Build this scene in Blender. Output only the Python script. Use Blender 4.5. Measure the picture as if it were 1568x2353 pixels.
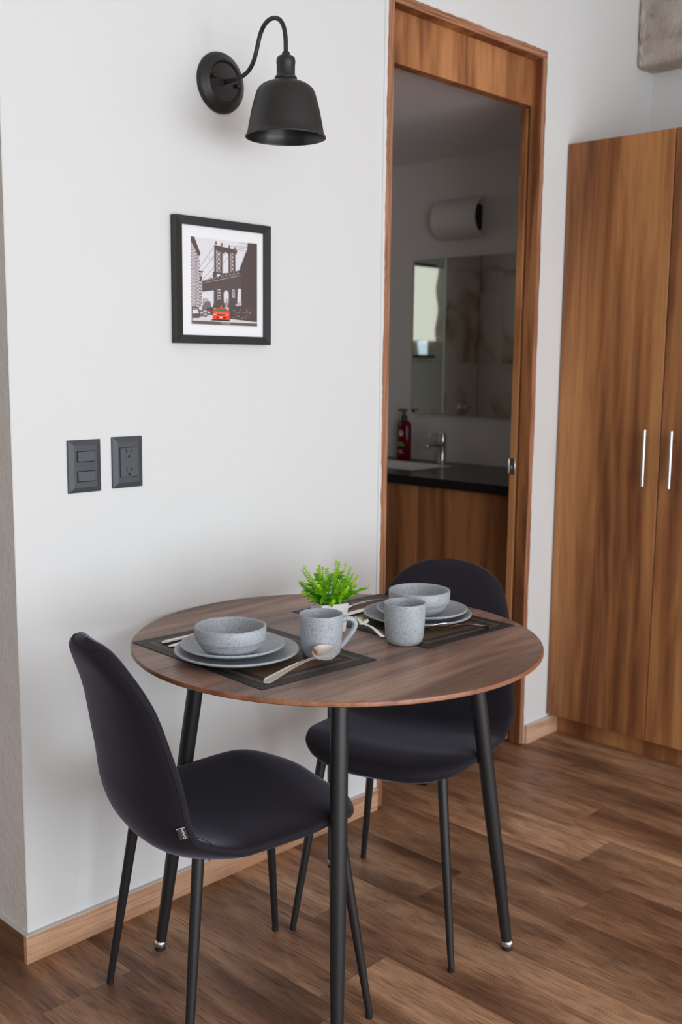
import bpy, bmesh, math, random
from mathutils import Vector, Matrix
R = math.radians
random.seed(7)
for o in list(bpy.data.objects): bpy.data.objects.remove(o)
S = bpy.context.scene
COL = S.collection

# ------------------------------------------------------------------ camera
cam = bpy.data.cameras.new('camera'); cam_o = bpy.data.objects.new('camera', cam); COL.objects.link(cam_o)
cr = Vector((0.69384688, -0.7200489, 0.01030003)); cu = Vector((0.09458256, 0.10530138, 0.9899322)); cf = Vector((0.7138842, 0.68588717, -0.1411671))
M = Matrix((cr, cu, -cf)).transposed().to_4x4(); M.translation = Vector((-1.11958, -2.04002, 1.35)); cam_o.matrix_world = M
cam.sensor_fit = 'AUTO'; cam.sensor_width = 36.0; cam.lens = 36.0 * 2424.83 / 2353.0
cam.clip_start = 0.05; cam.clip_end = 60
cam.dof.use_dof = True; cam.dof.focus_distance = 2.05; cam.dof.aperture_fstop = 4.5
S.camera = cam_o

# ------------------------------------------------------------------ world, light, exposure
S.view_settings.view_transform = 'Standard'; S.view_settings.look = 'None'
S.view_settings.gamma = 1.0; S.view_settings.use_curve_mapping = False
S.view_settings.exposure = 0.0
S.cycles.use_denoising = True
S.cycles.max_bounces = 12; S.cycles.diffuse_bounces = 6; S.cycles.glossy_bounces = 5
w = bpy.data.worlds.new('sky'); S.world = w; w.use_nodes = True
w.node_tree.nodes['Background'].inputs[0].default_value = (0.80, 0.90, 1.0, 1); w.node_tree.nodes['Background'].inputs[1].default_value = 1.0
WIN = (-2.45, 2.2, 0.06, 2.32)          # big window in the wall behind the camera: x0 x1 z0 z1
FY = -4.3                              # that wall
def area(name, loc, rot, sx, sy, power, col):
    l = bpy.data.lights.new(name, 'AREA'); l.shape = 'RECTANGLE'; l.size = sx; l.size_y = sy; l.energy = power; l.color = col
    o = bpy.data.objects.new(name, l); COL.objects.link(o); o.location = loc; o.rotation_euler = rot
    return o
area('window_daylight', ((WIN[0]+WIN[1])/2, FY-0.16, (WIN[2]+WIN[3])/2), (R(90), 0, 0), WIN[1]-WIN[0], WIN[3]-WIN[2], 148, (0.935, 0.972, 1.0))

# ------------------------------------------------------------------ mesh helpers
class MB:
    def __init__(s): s.v = []; s.f = []; s.m = []
    def add(s, vs, fs, mi=0):
        b = len(s.v); s.v += [tuple(p) for p in vs]; s.f += [tuple(b+i for i in f) for f in fs]; s.m += [mi]*len(fs); return s
    def box(s, a, b, mi=0):
        x0, y0, z0 = a; x1, y1, z1 = b
        if x0 > x1: x0, x1 = x1, x0
        if y0 > y1: y0, y1 = y1, y0
        if z0 > z1: z0, z1 = z1, z0
        v = [(x0,y0,z0),(x1,y0,z0),(x1,y1,z0),(x0,y1,z0),(x0,y0,z1),(x1,y0,z1),(x1,y1,z1),(x0,y1,z1)]
        return s.add(v, [(0,3,2,1),(4,5,6,7),(0,1,5,4),(1,2,6,5),(2,3,7,6),(3,0,4,7)], mi)
    def rbox(s, a, b, bev=.002, seg=2, mi=0):
        bm = bmesh.new(); t = MB().box(a, b)
        vs = [bm.verts.new(p) for p in t.v]
        for f in t.f: bm.faces.new([vs[i] for i in f])
        bmesh.ops.bevel(bm, geom=list(bm.edges), offset=bev, segments=seg, profile=.5, affect='EDGES')
        bm.verts.index_update()
        s.add([v.co for v in bm.verts], [[v.index for v in f.verts] for f in bm.faces], mi); bm.free(); return s
    def lathe(s, prof, n=48, c=(0,0,0), mi=0, axis='z'):
        # prof: (r, h) from one end to the other; r = 0 closes
        rings = []; vs = []
        for r, h in prof:
            if r < 1e-6: rings.append([len(vs)]); vs.append((0,0,h))
            else:
                rings.append(list(range(len(vs), len(vs)+n)))
                for i in range(n):
                    a = 2*math.pi*i/n; vs.append((r*math.cos(a), r*math.sin(a), h))
        fs = []
        for A, B in zip(rings, rings[1:]):
            for i in range(n):
                j = (i+1) % n
                if len(A) == 1 and len(B) == 1: continue
                if len(A) == 1: fs.append((A[0], B[j], B[i]))
                elif len(B) == 1: fs.append((A[i], A[j], B[0]))
                else: fs.append((A[i], A[j], B[j], B[i]))
        if axis == 'y': vs = [(x, -z, y) for x, y, z in vs]      # height runs towards -y
        if axis == 'x': vs = [(-z, y, x) for x, y, z in vs]
        return s.add([(x+c[0], y+c[1], z+c[2]) for x, y, z in vs], fs, mi)
    def tube(s, pts, rad, n=16, mi=0, caps=True, sx=1.0):
        pts = [Vector(p) for p in pts]; k = len(pts)
        rad = rad if isinstance(rad, (list, tuple)) else [rad]*k
        vs = []; fs = []; up = None
        for i, p in enumerate(pts):
            d = (pts[min(i+1,k-1)] - pts[max(i-1,0)]).normalized()
            if up is None:
                up = Vector((0,0,1)) if abs(d.z) < .9 else Vector((1,0,0))
            a = d.cross(up).normalized(); up = a.cross(d).normalized()
            for j in range(n):
                t = 2*math.pi*j/n
                vs.append(p + a*(rad[i]*math.cos(t)*sx) + up*(rad[i]*math.sin(t)))
        for i in range(k-1):
            for j in range(n):
                q = (j+1) % n; fs.append((i*n+j, i*n+q, (i+1)*n+q, (i+1)*n+j))
        if caps: fs.append(tuple(range(n-1,-1,-1))); fs.append(tuple(range((k-1)*n, k*n)))
        return s.add(vs, fs, mi)
    def build(s, name, mats, parent=None, smooth=True, ang=38, loc=None):
        me = bpy.data.meshes.new(name); me.from_pydata(s.v, [], s.f); me.update()
        mats = mats if isinstance(mats, (list, tuple)) else [mats]
        for m in mats: me.materials.append(m)
        if len(mats) > 1: me.polygons.foreach_set('material_index', s.m)
        bm = bmesh.new(); bm.from_mesh(me); bmesh.ops.recalc_face_normals(bm, faces=bm.faces); bm.to_mesh(me); bm.free()
        if smooth:
            me.shade_smooth(); me.set_sharp_from_angle(angle=R(ang))
        o = bpy.data.objects.new(name, me); COL.objects.link(o); o.parent = parent
        if loc: o.location = loc
        return o
def thing(name, label, cat, loc=(0,0,0), rz=0, group=None):
    o = bpy.data.objects.new(name, None); COL.objects.link(o); o.empty_display_size = .05
    o.location = loc; o.rotation_euler = (0,0,rz); o['label'] = label; o['category'] = cat
    if group: o['group'] = group
    return o
def tag(o, label, cat, group=None):
    o['label'] = label; o['category'] = cat
    if group: o['group'] = group
    return o
def struct(o, label=None):
    o['kind'] = 'structure'
    if label: o['label'] = label
    return o
def copy_tree(o, parent=None):
    c = o.copy(); COL.objects.link(c); c.parent = parent
    for ch in [x for x in bpy.data.objects if x.parent == o]: copy_tree(ch, c)
    return c
def catmull(P, n):
    P = [Vector(p) for p in P]; P = [2*P[0]-P[1]] + P + [2*P[-1]-P[-2]]; out = []
    for i in range(1, len(P)-2):
        for k in range(n):
            t = k/n; a, b, c, d = P[i-1:i+3]
            out.append(.5*((2*b) + (c-a)*t + (2*a-5*b+4*c-d)*t*t + (3*b-a-3*c+d)*t**3))
    out.append(P[-2]); return out

# ------------------------------------------------------------------ materials
def lin(c): return tuple(((x/255)/12.92 if x/255 <= .04045 else ((x/255+.055)/1.055)**2.4) for x in c) + (1,)
class NT:
    def __init__(s, name):
        s.m = bpy.data.materials.new(name); s.m.use_nodes = True; s.t = s.m.node_tree; s.b = s.t.nodes['Principled BSDF']
    def n(s, ty, **kw):
        o = s.t.nodes.new(ty)
        for k, v in kw.items():
            if k.startswith('i_'):
                key = k[2:]; key = int(key) if key.isdigit() else key.replace('_', ' ')
                if isinstance(v, bpy.types.NodeSocket): s.t.links.new(v, o.inputs[key])
                else: o.inputs[key].default_value = v
            else: setattr(o, k, v)
        return o
    def set(s, **kw):
        for k, v in kw.items():
            i = s.b.inputs[k.replace('_', ' ')]
            if isinstance(v, bpy.types.NodeSocket): s.t.links.new(v, i)
            else: i.default_value = v
        return s
    def coords(s, scale=(1,1,1), rnd=0, rot=(0,0,0), off=(0,0,0)):
        tc = s.n('ShaderNodeTexCoord'); v = tc.outputs['Object']
        if rnd:
            oi = s.n('ShaderNodeObjectInfo'); mu = s.n('ShaderNodeVectorMath', operation='SCALE'); cx = s.n('ShaderNodeCombineXYZ', i_0=oi.outputs['Random'], i_1=oi.outputs['Random'], i_2=oi.outputs['Random'])
            s.t.links.new(cx.outputs[0], mu.inputs[0]); mu.inputs['Scale'].default_value = rnd
            ad = s.n('ShaderNodeVectorMath', operation='ADD', i_0=v, i_1=mu.outputs[0]); v = ad.outputs[0]
        mp = s.n('ShaderNodeMapping', i_Vector=v); mp.inputs['Scale'].default_value = scale; mp.inputs['Rotation'].default_value = rot; mp.inputs['Location'].default_value = off
        return mp.outputs[0]
    def noise(s, vec, scale, detail=4, rough=.55, dist=0):
        return s.n('ShaderNodeTexNoise', i_Vector=vec, i_Scale=scale, i_Detail=detail, i_Roughness=rough, i_Distortion=dist).outputs['Fac']
    def ramp(s, fac, stops, mode='LINEAR'):
        r = s.n('ShaderNodeValToRGB', i_Fac=fac); e = r.color_ramp.elements; r.color_ramp.interpolation = mode
        while len(e) < len(stops): e.new(.5)
        for el, (p, c) in zip(e, stops): el.position = p; el.color = c if len(c) == 4 else tuple(c)+(1,)
        return r.outputs[0]
    def mix(s, fac, a, b, mode='MIX'):
        o = s.n('ShaderNodeMix', data_type='RGBA', blend_type=mode)
        for i, v in ((0, fac), (6, a), (7, b)):
            if isinstance(v, bpy.types.NodeSocket): s.t.links.new(v, o.inputs[i])
            else: o.inputs[i].default_value = v
        return o.outputs[2]
    def math(s, op, a, b=0.0, c=None):
        o = s.n('ShaderNodeMath', operation=op)
        for i, v in enumerate((a, b) if c is None else (a, b, c)):
            if isinstance(v, bpy.types.NodeSocket): s.t.links.new(v, o.inputs[i])
            else: o.inputs[i].default_value = v
        return o.outputs[0]
    def bump(s, h, strength=.2, dist=.002):
        o = s.n('ShaderNodeBump', i_Strength=strength, i_Distance=dist, i_Height=h); s.t.links.new(o.outputs[0], s.b.inputs['Normal']); return s
    def done(s): return s.m
def plain(name, col, rough=.5, metal=0, spec=.5, **kw):
    k = NT(name); k.set(Base_Color=lin(col), Roughness=rough, Metallic=metal, Specular_IOR_Level=spec, **kw); return k.done()
def bw(v): return (v, v, v, 1)
W1 = bw(1)

def wood(name, dark, mid, light, axis=2, rnd=0, big=6, along=.35, rough=.45, pores=.35, pore_sc=130, knots=.7, rot=(0,0,0), tone=0, spec=.4, ring=.25, off=(0,0,0), detail=4, knot_sc=1.3, blotch=0, con=1.0, pore_al=.035):
    k = NT(name)
    sc = [1,1,1]; sc[axis] = along*.25
    v = k.coords(tuple(sc), rnd, rot, off)
    # slow wander of the grain
    wob = k.n('ShaderNodeTexNoise', i_Vector=v, i_Scale=2.2, i_Detail=2.0).outputs['Color']
    vv = k.n('ShaderNodeVectorMath', operation='MULTIPLY_ADD', i_0=wob, i_1=(.09,.09,.09), i_2=v).outputs[0]
    n1 = k.noise(vv, big, 2, .5, .4)
    n2 = k.noise(vv, big*4.5, detail, .6, .6)
    f = k.math('ADD', k.math('MULTIPLY', n1, .62), k.math('MULTIPLY', n2, .38))
    wv = k.n('ShaderNodeTexNoise', i_Vector=vv, i_Scale=big*.8, i_Detail=1.0)
    rg = k.math('FRACT', k.math('MULTIPLY', wv.outputs['Fac'], 9.0)); rg = k.math('ABSOLUTE', k.math('SUBTRACT', rg, .5))
    f = k.math('ADD', f, k.math('MULTIPLY', k.math('SUBTRACT', rg, .25), ring*.5))
    col = k.ramp(f, [(.5-.17*con, lin(dark)), (.5, lin(mid)), (.5+.18*con, lin(light))])
    if blotch:
        bs_ = [1,1,1]; bs_[axis] = .30
        bn = k.ramp(k.noise(k.coords(tuple(bs_), rnd, rot, off), 5.0, 6, .66, .7), [(.50, bw(0)), (.63, bw(1))])
        col = k.mix(k.math('MULTIPLY', bn, blotch), col, lin(tuple(c*.62 for c in dark)))
    # pores: fine dark streaks along the grain
    ps = [1,1,1]; ps[axis] = pore_al
    pv = k.coords(tuple(ps), rnd, rot, off); pn = k.noise(pv, pore_sc, 3, .6, .2)
    pm = k.ramp(pn, [(.50, bw(0)), (.66, bw(1))])
    pc = k.mix(k.math('MULTIPLY', pm, pores), col, lin(tuple(c*.55 for c in dark)))
    if knots:
        ks = [1,1,1]; ks[axis] = .45
        kv0 = k.coords(tuple(ks), rnd, rot, off)
        kw = k.n('ShaderNodeTexNoise', i_Vector=kv0, i_Scale=9.0, i_Detail=2.0).outputs['Color']
        kv = k.n('ShaderNodeVectorMath', operation='MULTIPLY_ADD', i_0=kw, i_1=(.10,.10,.10), i_2=kv0).outputs[0]
        vo = k.n('ShaderNodeTexVoronoi', i_Vector=kv, i_Scale=knot_sc*2.2); dd = vo.outputs['Distance']
        km = k.ramp(dd, [(.0, bw(1)), (.035, bw(.75)), (.16, bw(0))])
        pc = k.mix(k.math('MULTIPLY', km, knots), pc, lin(tuple(c*.5 for c in dark)))
    if tone:
        oi = k.n('ShaderNodeObjectInfo'); tv = k.n('ShaderNodeMapRange', i_Value=oi.outputs['Random'], i_3=1-tone, i_4=1+tone).outputs[0]
        cx = k.n('ShaderNodeCombineXYZ', i_0=tv, i_1=tv, i_2=tv)
        pc = k.mix(1.0, pc, cx.outputs[0], 'MULTIPLY')
    rr = k.math('ADD', rough, k.math('MULTIPLY', pm, .15))
    k.set(Base_Color=pc, Roughness=rr, Specular_IOR_Level=spec); k.bump(pm, -.12, .0006)
    return k.done()

def paint(name, col, rough=.85, bump=.25, specks=True):
    k = NT(name); v = k.coords()
    n = k.noise(v, 3, 3); c = k.mix(k.math('MULTIPLY', n, .35), lin(col), lin(tuple(x*.955 for x in col)))
    if specks:
        p = k.noise(v, 210, 2, .5); pm = k.ramp(p, [(.24, bw(1)), (.29, bw(0))])
        reg = k.ramp(k.noise(v, 4.5, 2), [(.45, bw(0)), (.62, bw(1))])
        c = k.mix(k.math('MULTIPLY', k.math('MULTIPLY', pm, reg), .30), c, lin((150,140,128)))
    h = k.math('ADD', k.noise(v, 70, 4), k.math('MULTIPLY', k.noise(v, 9, 2), 2.0))
    k.set(Base_Color=c, Roughness=rough, Specular_IOR_Level=.25); k.bump(h, bump, .0025); return k.done()

M_WALL = paint('painted_plaster_white', (224,225,225), bump=.16)
M_WALLG = paint('rough_plaster_grey', (222,217,212), bump=.9, specks=False)
M_BCEIL = paint('bathroom_ceiling_paint', (236,230,232), bump=.1, specks=False)
M_CEIL = paint('ceiling_paint', (226,224,222), bump=.1, specks=False)
M_BATH = paint('bathroom_paint', (214,210,208), bump=.12, specks=False)
M_FLOOR = wood('floor_planks', (112,78,58), (156,114,86), (194,151,118), axis=1, rnd=37, big=4.2, along=.6, rough=.40, pores=.55, pore_sc=210, knots=.5, tone=.27, ring=.22, knot_sc=.9, blotch=.48, con=.62, pore_al=.06)
M_SUB = plain('subfloor_dark', (38,26,20), .9)  # dark subfloor in the gaps between planks
M_BASE = wood('baseboard_oak', (176,130,98), (204,160,128), (222,182,152), axis=0, big=9, rough=.5, pores=.4, pore_sc=190, knots=0, ring=.2)
M_BASEY = wood('baseboard_shaded', (92,62,45), (118,82,60), (140,100,76), axis=1, big=9, rough=.5, pores=.4, pore_sc=190, knots=0, ring=.2)  # same baseboard, the left return's shade put into a darker wood colour
M_CAULK = plain('baseboard_top_sealant', (205,198,194), .7)
M_WARD = wood('wardrobe_laminate', (116,70,42), (156,102,62), (188,132,82), axis=2, rnd=11, big=4.6, along=.30, rough=.42, pores=.16, knots=.62, ring=.30, spec=.35, con=.58)
M_VAN = wood('vanity_laminate', (112,68,44), (150,98,62), (178,120,78), axis=2, rnd=23, big=4.6, along=.34, con=.55, rough=.45, pores=.14, knots=.4, ring=.3, spec=.3)
M_JAMB = wood('door_laminate', (118,72,45), (162,106,66), (192,134,88), axis=2, rnd=5, big=6, along=.4, con=.55, rough=.45, pores=.16, knots=.5, ring=.3, spec=.3)
M_TABLE = wood('walnut_veneer', (94,71,62), (134,103,89), (170,135,116), axis=0, big=4.6, along=.5, rough=.36, con=.72, pores=.3, pore_sc=190, knots=.2, ring=.45, rot=(0,0,R(4)), spec=.45)
M_TEDGE = wood('walnut_solid_edge', (112,70,48), (150,98,68), (178,126,94), axis=0, big=9, along=.5, rough=.34, pores=.3, knots=0, spec=.5)
def plyedge(name, axis):
    k = NT(name); sc = [1,1,1]; sc[axis] = .02; v = k.coords(tuple(sc)); n = k.noise(v, 260, 2, .5)
    k.set(Base_Color=k.ramp(n, [(.34, lin((128,82,58))), (.5, lin((160,110,80))), (.64, lin((184,136,106)))]), Roughness=.55); return k.done()
M_PLYZ = plyedge('ply_edge_vertical', 2); M_PLYX = plyedge('ply_edge_horizontal', 0)
M_CONC = None
def concrete():
    k = NT('raw_concrete'); v = k.coords()
    n = k.noise(v, 5, 6, .6, .3); c = k.ramp(n, [(.3, lin((162,150,140))), (.5, lin((190,178,168))), (.7, lin((208,199,190)))])
    st = k.ramp(k.noise(v, 26, 4, .6), [(.60, bw(0)), (.68, bw(1))])
    # old plaster smears and rust along the joint with the wall (y near 0)
    sep = k.n('ShaderNodeSeparateXYZ', i_0=k.n('ShaderNodeTexCoord').outputs['Object'])
    edge = k.n('ShaderNodeMapRange', i_Value=sep.outputs['Y'], i_1=-.045, i_2=-.01).outputs[0]
    pl = k.ramp(k.noise(k.coords((1,1,.4)), 60, 3), [(.48, bw(0)), (.54, bw(1))])
    ru = k.ramp(k.noise(k.coords((1,1,.3), off=(3,1,2)), 48, 3), [(.57, bw(0)), (.63, bw(1))])
    c = k.mix(k.math('MULTIPLY', st, .35), c, lin((108,96,86)))
    c = k.mix(k.math('MULTIPLY', k.math('MULTIPLY', pl, edge), .85), c, lin((216,208,202)))
    c = k.mix(k.math('MULTIPLY', k.math('MULTIPLY', ru, edge), .8), c, lin((128,92,52)))
    k.set(Base_Color=c, Roughness=.9, Specular_IOR_Level=.2); k.bump(k.math('ADD', k.noise(v, 40, 5), k.math('MULTIPLY', pl, .5)), .6, .004); return k.done()
M_CONC = concrete()
def fabric():
    k = NT('chair_fabric'); v = k.coords()
    a = k.noise(v, 900, 2); h = k.noise(k.coords(), 5, 3)
    c = k.mix(a, lin((26,24,30)), lin((38,35,42))); c = k.mix(k.math('MULTIPLY', h, .35), c, lin((30,26,31)))
    k.set(Base_Color=c, Roughness=.85, Specular_IOR_Level=.25, Sheen_Weight=.75, Sheen_Roughness=.32, Sheen_Tint=lin((150,146,165))); k.bump(a, .25, .0006); return k.done()
M_FAB = fabric()
M_PIPE = plain('seam_thread', (20,17,21), .9)
M_BLK = plain('black_powder_coat', (30,30,33), .42, spec=.5)
M_LAMP = plain('lamp_black', (36,33,33), .45, spec=.5)
M_LAMPIN = plain('lamp_inside_black', (22,20,21), .30, spec=.5)
M_CHR = plain('chrome', (214,214,216), .10, 1)
M_STEEL = plain('brushed_steel', (206,204,200), .28, 1)
M_CUT = plain('polished_cutlery', (224,218,212), .13, 1)
M_RUB = plain('rubber_foot', (24,24,26), .7)
def speckle():
    k = NT('speckled_grey_stoneware'); v = k.coords(rnd=3)
    n = k.noise(v, 620, 2, .5); m = k.noise(v, 700, 1, .5); b = k.noise(v, 30, 2)
    c = k.mix(b, lin((160,165,172)), lin((176,181,187)))
    c = k.mix(k.math('MULTIPLY', k.ramp(n, [(.36, bw(1)), (.43, bw(0))]), .85), c, lin((84,88,96)))
    c = k.mix(k.math('MULTIPLY', k.ramp(m, [(.64, bw(0)), (.70, bw(1))]), .7), c, lin((198,201,206)))
    k.set(Base_Color=c, Roughness=.42, Specular_IOR_Level=.5); return k.done()
M_STONE = speckle()
def placemat():
    k = NT('woven_vinyl_placemat'); tc = k.n('ShaderNodeTexCoord'); sp = k.n('ShaderNodeSeparateXYZ', i_0=tc.outputs['Object'])
    ax = k.math('SUBTRACT', .152, k.math('ABSOLUTE', sp.outputs['X'])); ay = k.math('SUBTRACT', .222, k.math('ABSOLUTE', sp.outputs['Y']))
    dm = k.math('MINIMUM', ax, ay)                                   # distance to the border
    g = lambda x: k.math('GREATER_THAN', dm, x)
    band = k.math('SUBTRACT', g(.024), g(.034)); inner = g(.050)
    msk = k.math('ADD', band, inner)
    wv = k.n('ShaderNodeTexChecker', i_Vector=tc.outputs['Object'], i_Scale=700.0).outputs['Fac']
    br = k.mix(wv, lin((112,84,54)), lin((68,54,42))); bl = k.mix(wv, lin((44,44,46)), lin((32,32,34)))
    k.set(Base_Color=k.mix(msk, bl, br), Roughness=.55, Specular_IOR_Level=.4); k.bump(wv, .3, .0005); return k.done()
M_MAT = placemat()
M_PLATE = plain('wall_plate_graphite', (66,69,76), .45); M_ROCK = plain('rocker_graphite', (74,77,84), .38); M_HOLE = plain('socket_hole_black', (6,6,7), .8)
M_FRAME = plain('picture_frame_black', (34,33,35), .38); M_PAPER = plain('mat_board_white', (240,240,243), .8, spec=.2)
M_POT = plain('white_ceramic_pot', (242,242,244), .4); M_SOIL = plain('pot_filler', (52,60,30), .95)
def leafmat(name, a, b):
    k = NT(name); oi = k.n('ShaderNodeObjectInfo'); n = k.noise(k.coords(rnd=9), 60, 2)
    f = k.math('ADD', k.math('MULTIPLY', oi.outputs['Random'], .6), k.math('MULTIPLY', n, .5))
    c = k.ramp(f, [(.15, lin(a)), (.85, lin(b))]); k.set(Base_Color=c, Roughness=.4, Subsurface_Weight=.0, Specular_IOR_Level=.4)
    tr = k.n('ShaderNodeBsdfTranslucent'); k.t.links.new(c, tr.inputs[0]); mx = k.n('ShaderNodeMixShader'); mx.inputs[0].default_value = .35
    k.t.links.new(k.b.outputs[0], mx.inputs[1]); k.t.links.new(tr.outputs[0], mx.inputs[2]); k.t.links.new(mx.outputs[0], k.t.nodes['Material Output'].inputs[0]); return k.done()
M_LEAF = leafmat('plastic_leaf_green', (52,168,24), (142,218,38)); M_SPRIG = leafmat('plastic_sprig_yellow_green', (138,205,36), (208,236,62))
M_MIRROR = plain('mirror_silver', (228,231,229), .02, 1); M_MEDGE = plain('mirror_edge', (150,160,158), .3)
M_CTR = NT('black_stone_counter'); _v = M_CTR.coords(); M_CTR.set(Base_Color=M_CTR.ramp(M_CTR.noise(_v, 160, 3), [(.4, lin((16,16,17))), (.7, lin((34,33,34)))]), Roughness=.28); M_CTR = M_CTR.done()
M_SINK = plain('white_porcelain', (226,222,222), .2)
M_SCON = plain('frosted_glass_shade', (212,210,206), .5); M_DARK = plain('bracket_dark', (30,28,27), .6)
M_RED = plain('red_soap', (132,18,32), .12, Transmission_Weight=.55, IOR=1.4); M_PUMP = plain('pump_black', (18,18,19), .25)
M_GREEN = plain('label_green', (40,170,80), .5); M_WHT = plain('label_white', (225,215,218), .5); M_LBL = plain('label_dark_red', (120,20,40), .4)
def marble():
    k = NT('gold_vein_marble'); v = k.coords((1,1,1), rnd=13)
    d = k.n('ShaderNodeTexNoise', i_Vector=v, i_Scale=1.6, i_Detail=5.0, i_Distortion=1.1).outputs['Fac']
    ve = k.math('ABSOLUTE', k.math('SUBTRACT', d, .5)); m = k.ramp(ve, [(0, bw(1)), (.02, bw(.6)), (.07, bw(0))])
    msk = k.ramp(k.noise(v, 2.2, 2), [(.45, bw(0)), (.6, bw(1))])
    c = k.mix(k.math('MULTIPLY', k.math('MULTIPLY', m, msk), .9), lin((205,203,196)), lin((150,116,58)))
    k.set(Base_Color=c, Roughness=.18); return k.done()
M_MARB = marble(); M_GROUT = plain('tile_grout', (150,148,142), .9)
M_GLASS = plain('shower_glass', (244,250,246), .02, Transmission_Weight=1.0, IOR=1.45)
M_GEDGE = plain('glass_edge_pale', (190,215,205), .3)
def emis(name, col, st, base=(225,225,215)):
    k = NT(name); k.set(Base_Color=lin(base), Roughness=.8, Emission_Color=lin(col), Emission_Strength=st); return k.done()
M_SHADE = emis('backlit_pleated_shade', (240,238,226), .72); M_PANE = emis('daylit_window_pane', (205,225,245), .95)
M_ALU = plain('window_aluminium', (70,72,74), .4, .6)

# ------------------------------------------------------------------ structure: floor of single planks
XR = 2.661; YL = 2.45
floor = struct(MB().box((-2.7,FY-.2,-.05), (XR+.1, YL, -.0125)).build('floor', M_SUB, smooth=False))
PIT = .223; known = {0:-.563, 1:-.322, 3:-.765, 4:-.625, 5:-.489, 6:-.232}
rr = random.Random(3); pm = {}
for ci in range(-14, 11):
    x0 = .363 + PIT*ci
    if x0 > XR: continue
    j = known.get(ci, rr.uniform(-1.2, 0)); PL = 1.22
    y = j - PL*math.ceil((j-(FY-.1))/PL)
    while y < YL:
        a, b = max(y, FY-.1), min(y+PL, YL); y += PL
        if b-a < .05 or x0 < -2.7: continue
        key = round(b-a, 3)
        if key not in pm:
            q = MB().box((.0003,.0003,-.012), (PIT-.0003, key-.0003, 0)); o = q.build('plank', M_FLOOR, floor, smooth=False); pm[key] = o.data
        else:
            o = bpy.data.objects.new('plank', pm[key]); COL.objects.link(o); o.parent = floor
        o.location = (x0, a, 0)

# walls
ZC = 2.8; WT = .13
DX0, DX1, DXI0, DXI1, DZ0, DZ1 = 1.166, 1.956, 1.194, 1.930, 2.335, 2.361
wb = MB()
wb.box((0,0,0), (DX0,WT,ZC)).box((DX0,0,DZ1), (DX1,WT,ZC)).box((DX1,0,0), (XR,.0425,ZC)).box((2.02,.0765,0), (XR,WT,ZC)).box((DX1,.0425,2.36), (XR,.0765,ZC)).box((DX1,.0765,2.30), (2.02,WT,ZC))
wall_back = struct(wb.build('wall_back', M_WALL, smooth=False))
wl = MB(); rw = random.Random(5)
# the return of the wall, cement plaster with a hand-trowelled wavy edge at the corner
wl.box((-.0015,.0005,0), (-.0001,WT+.001,ZC)).box((-.0015,WT+.001,0), (.10,YL,ZC))
wall_left = struct(wl.build('wall_left', M_WALLG, smooth=False))
wall_right = struct(MB().box((XR,FY,0), (XR+.12,YL,ZC)).build('wall_right', M_WALL, smooth=False))
wf = MB(); x0, x1, z0, z1 = WIN
wf.box((-2.7,FY,0), (x0,FY-.14,ZC)).box((x1,FY,0), (XR,FY-.14,ZC)).box((x0,FY,z1), (x1,FY-.14,ZC)).box((x0,FY,0), (x1,FY-.14,z0))
struct(wf.build('wall_front', M_WALL, smooth=False))
struct(MB().box((-2.82,FY,0), (-2.7,YL,ZC)).build('wall_west', M_WALL, smooth=False))
struct(MB().box((-2.7,YL,0), (XR,YL+.1,ZC)).build('wall_north', M_WALL, smooth=False))
struct(MB().box((-2.82,FY-.14,ZC), (XR+.12,YL+.1,ZC+.1)).build('ceiling', M_CEIL, smooth=False))
win = bpy.data.objects.new('window_1', None); COL.objects.link(win); win.location = (x0, FY, z0); struct(win)
fw = .05
for a, b in (((0,0,0),(x1-x0,-.06,fw)), ((0,0,z1-z0-fw),(x1-x0,-.06,z1-z0)), ((0,0,fw),(fw,-.06,z1-z0-fw)), ((x1-x0-fw,0,fw),(x1-x0,-.06,z1-z0-fw)), (((x1-x0)/2-.03,0,fw),((x1-x0)/2+.03,-.06,z1-z0-fw))):
    MB().rbox((a[0],-.06,a[2]), (b[0],0,b[2]), .004, 1).build('window_frame', M_ALU, win)

# concrete beam in the corner, worn and chipped
def rough_beam():
    bm = bmesh.new(); t = MB().rbox((2.533,-4.28,2.422), (XR-.001,-.0005,ZC-.001), .018, 3)
    vs = [bm.verts.new(p) for p in t.v]
    for f in t.f: bm.faces.new([vs[i] for i in f])
    for k in range(3):
        es = [e for e in bm.edges if e.calc_length() > .06 and max(v.co.y for v in e.verts) > -.9]
        bmesh.ops.subdivide_edges(bm, edges=es, cuts=2, use_grid_fill=True)
    from mathutils import noise
    for v in bm.verts:
        if v.co.x < XR-.02 and v.co.z < ZC-.02 and v.co.y > -1.5:
            p = v.co*17; d = noise.noise_vector(p)*.004 + noise.noise_vector(v.co*45)*.0022
            v.co += Vector((d.x, d.y*.3 if v.co.y < -.02 else 0, d.z))
    m = MB(); bm.verts.index_update(); m.add([v.co for v in bm.verts], [[v.index for v in f.verts] for f in bm.faces]); bm.free()
    return m
beam = struct(rough_beam().build('trim_1', M_CONC, ang=60), 'raw concrete beam in the upper right corner')

# baseboards
ZB, BT = .0665, .012
def baseboard(name, a, b, m):
    o = MB().box(a, (b[0],b[1],ZB-.0015)).build(name, m, smooth=False); struct(o)
    MB().box((a[0],a[1],ZB-.0015), (b[0],b[1],ZB+.0008)).build('top_edge', M_CAULK, o, smooth=False)
    return o
baseboard('baseboard_back', (-BT,-BT,0), (DX0-.001,-.0004,0), M_BASE)
baseboard('baseboard_left', (-BT,-.0003,0), (-.0018,YL,0), M_BASEY)
baseboard('baseboard_right', (1.962,-BT,0), (2.1625,-.0004,0), M_BASE)

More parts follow.
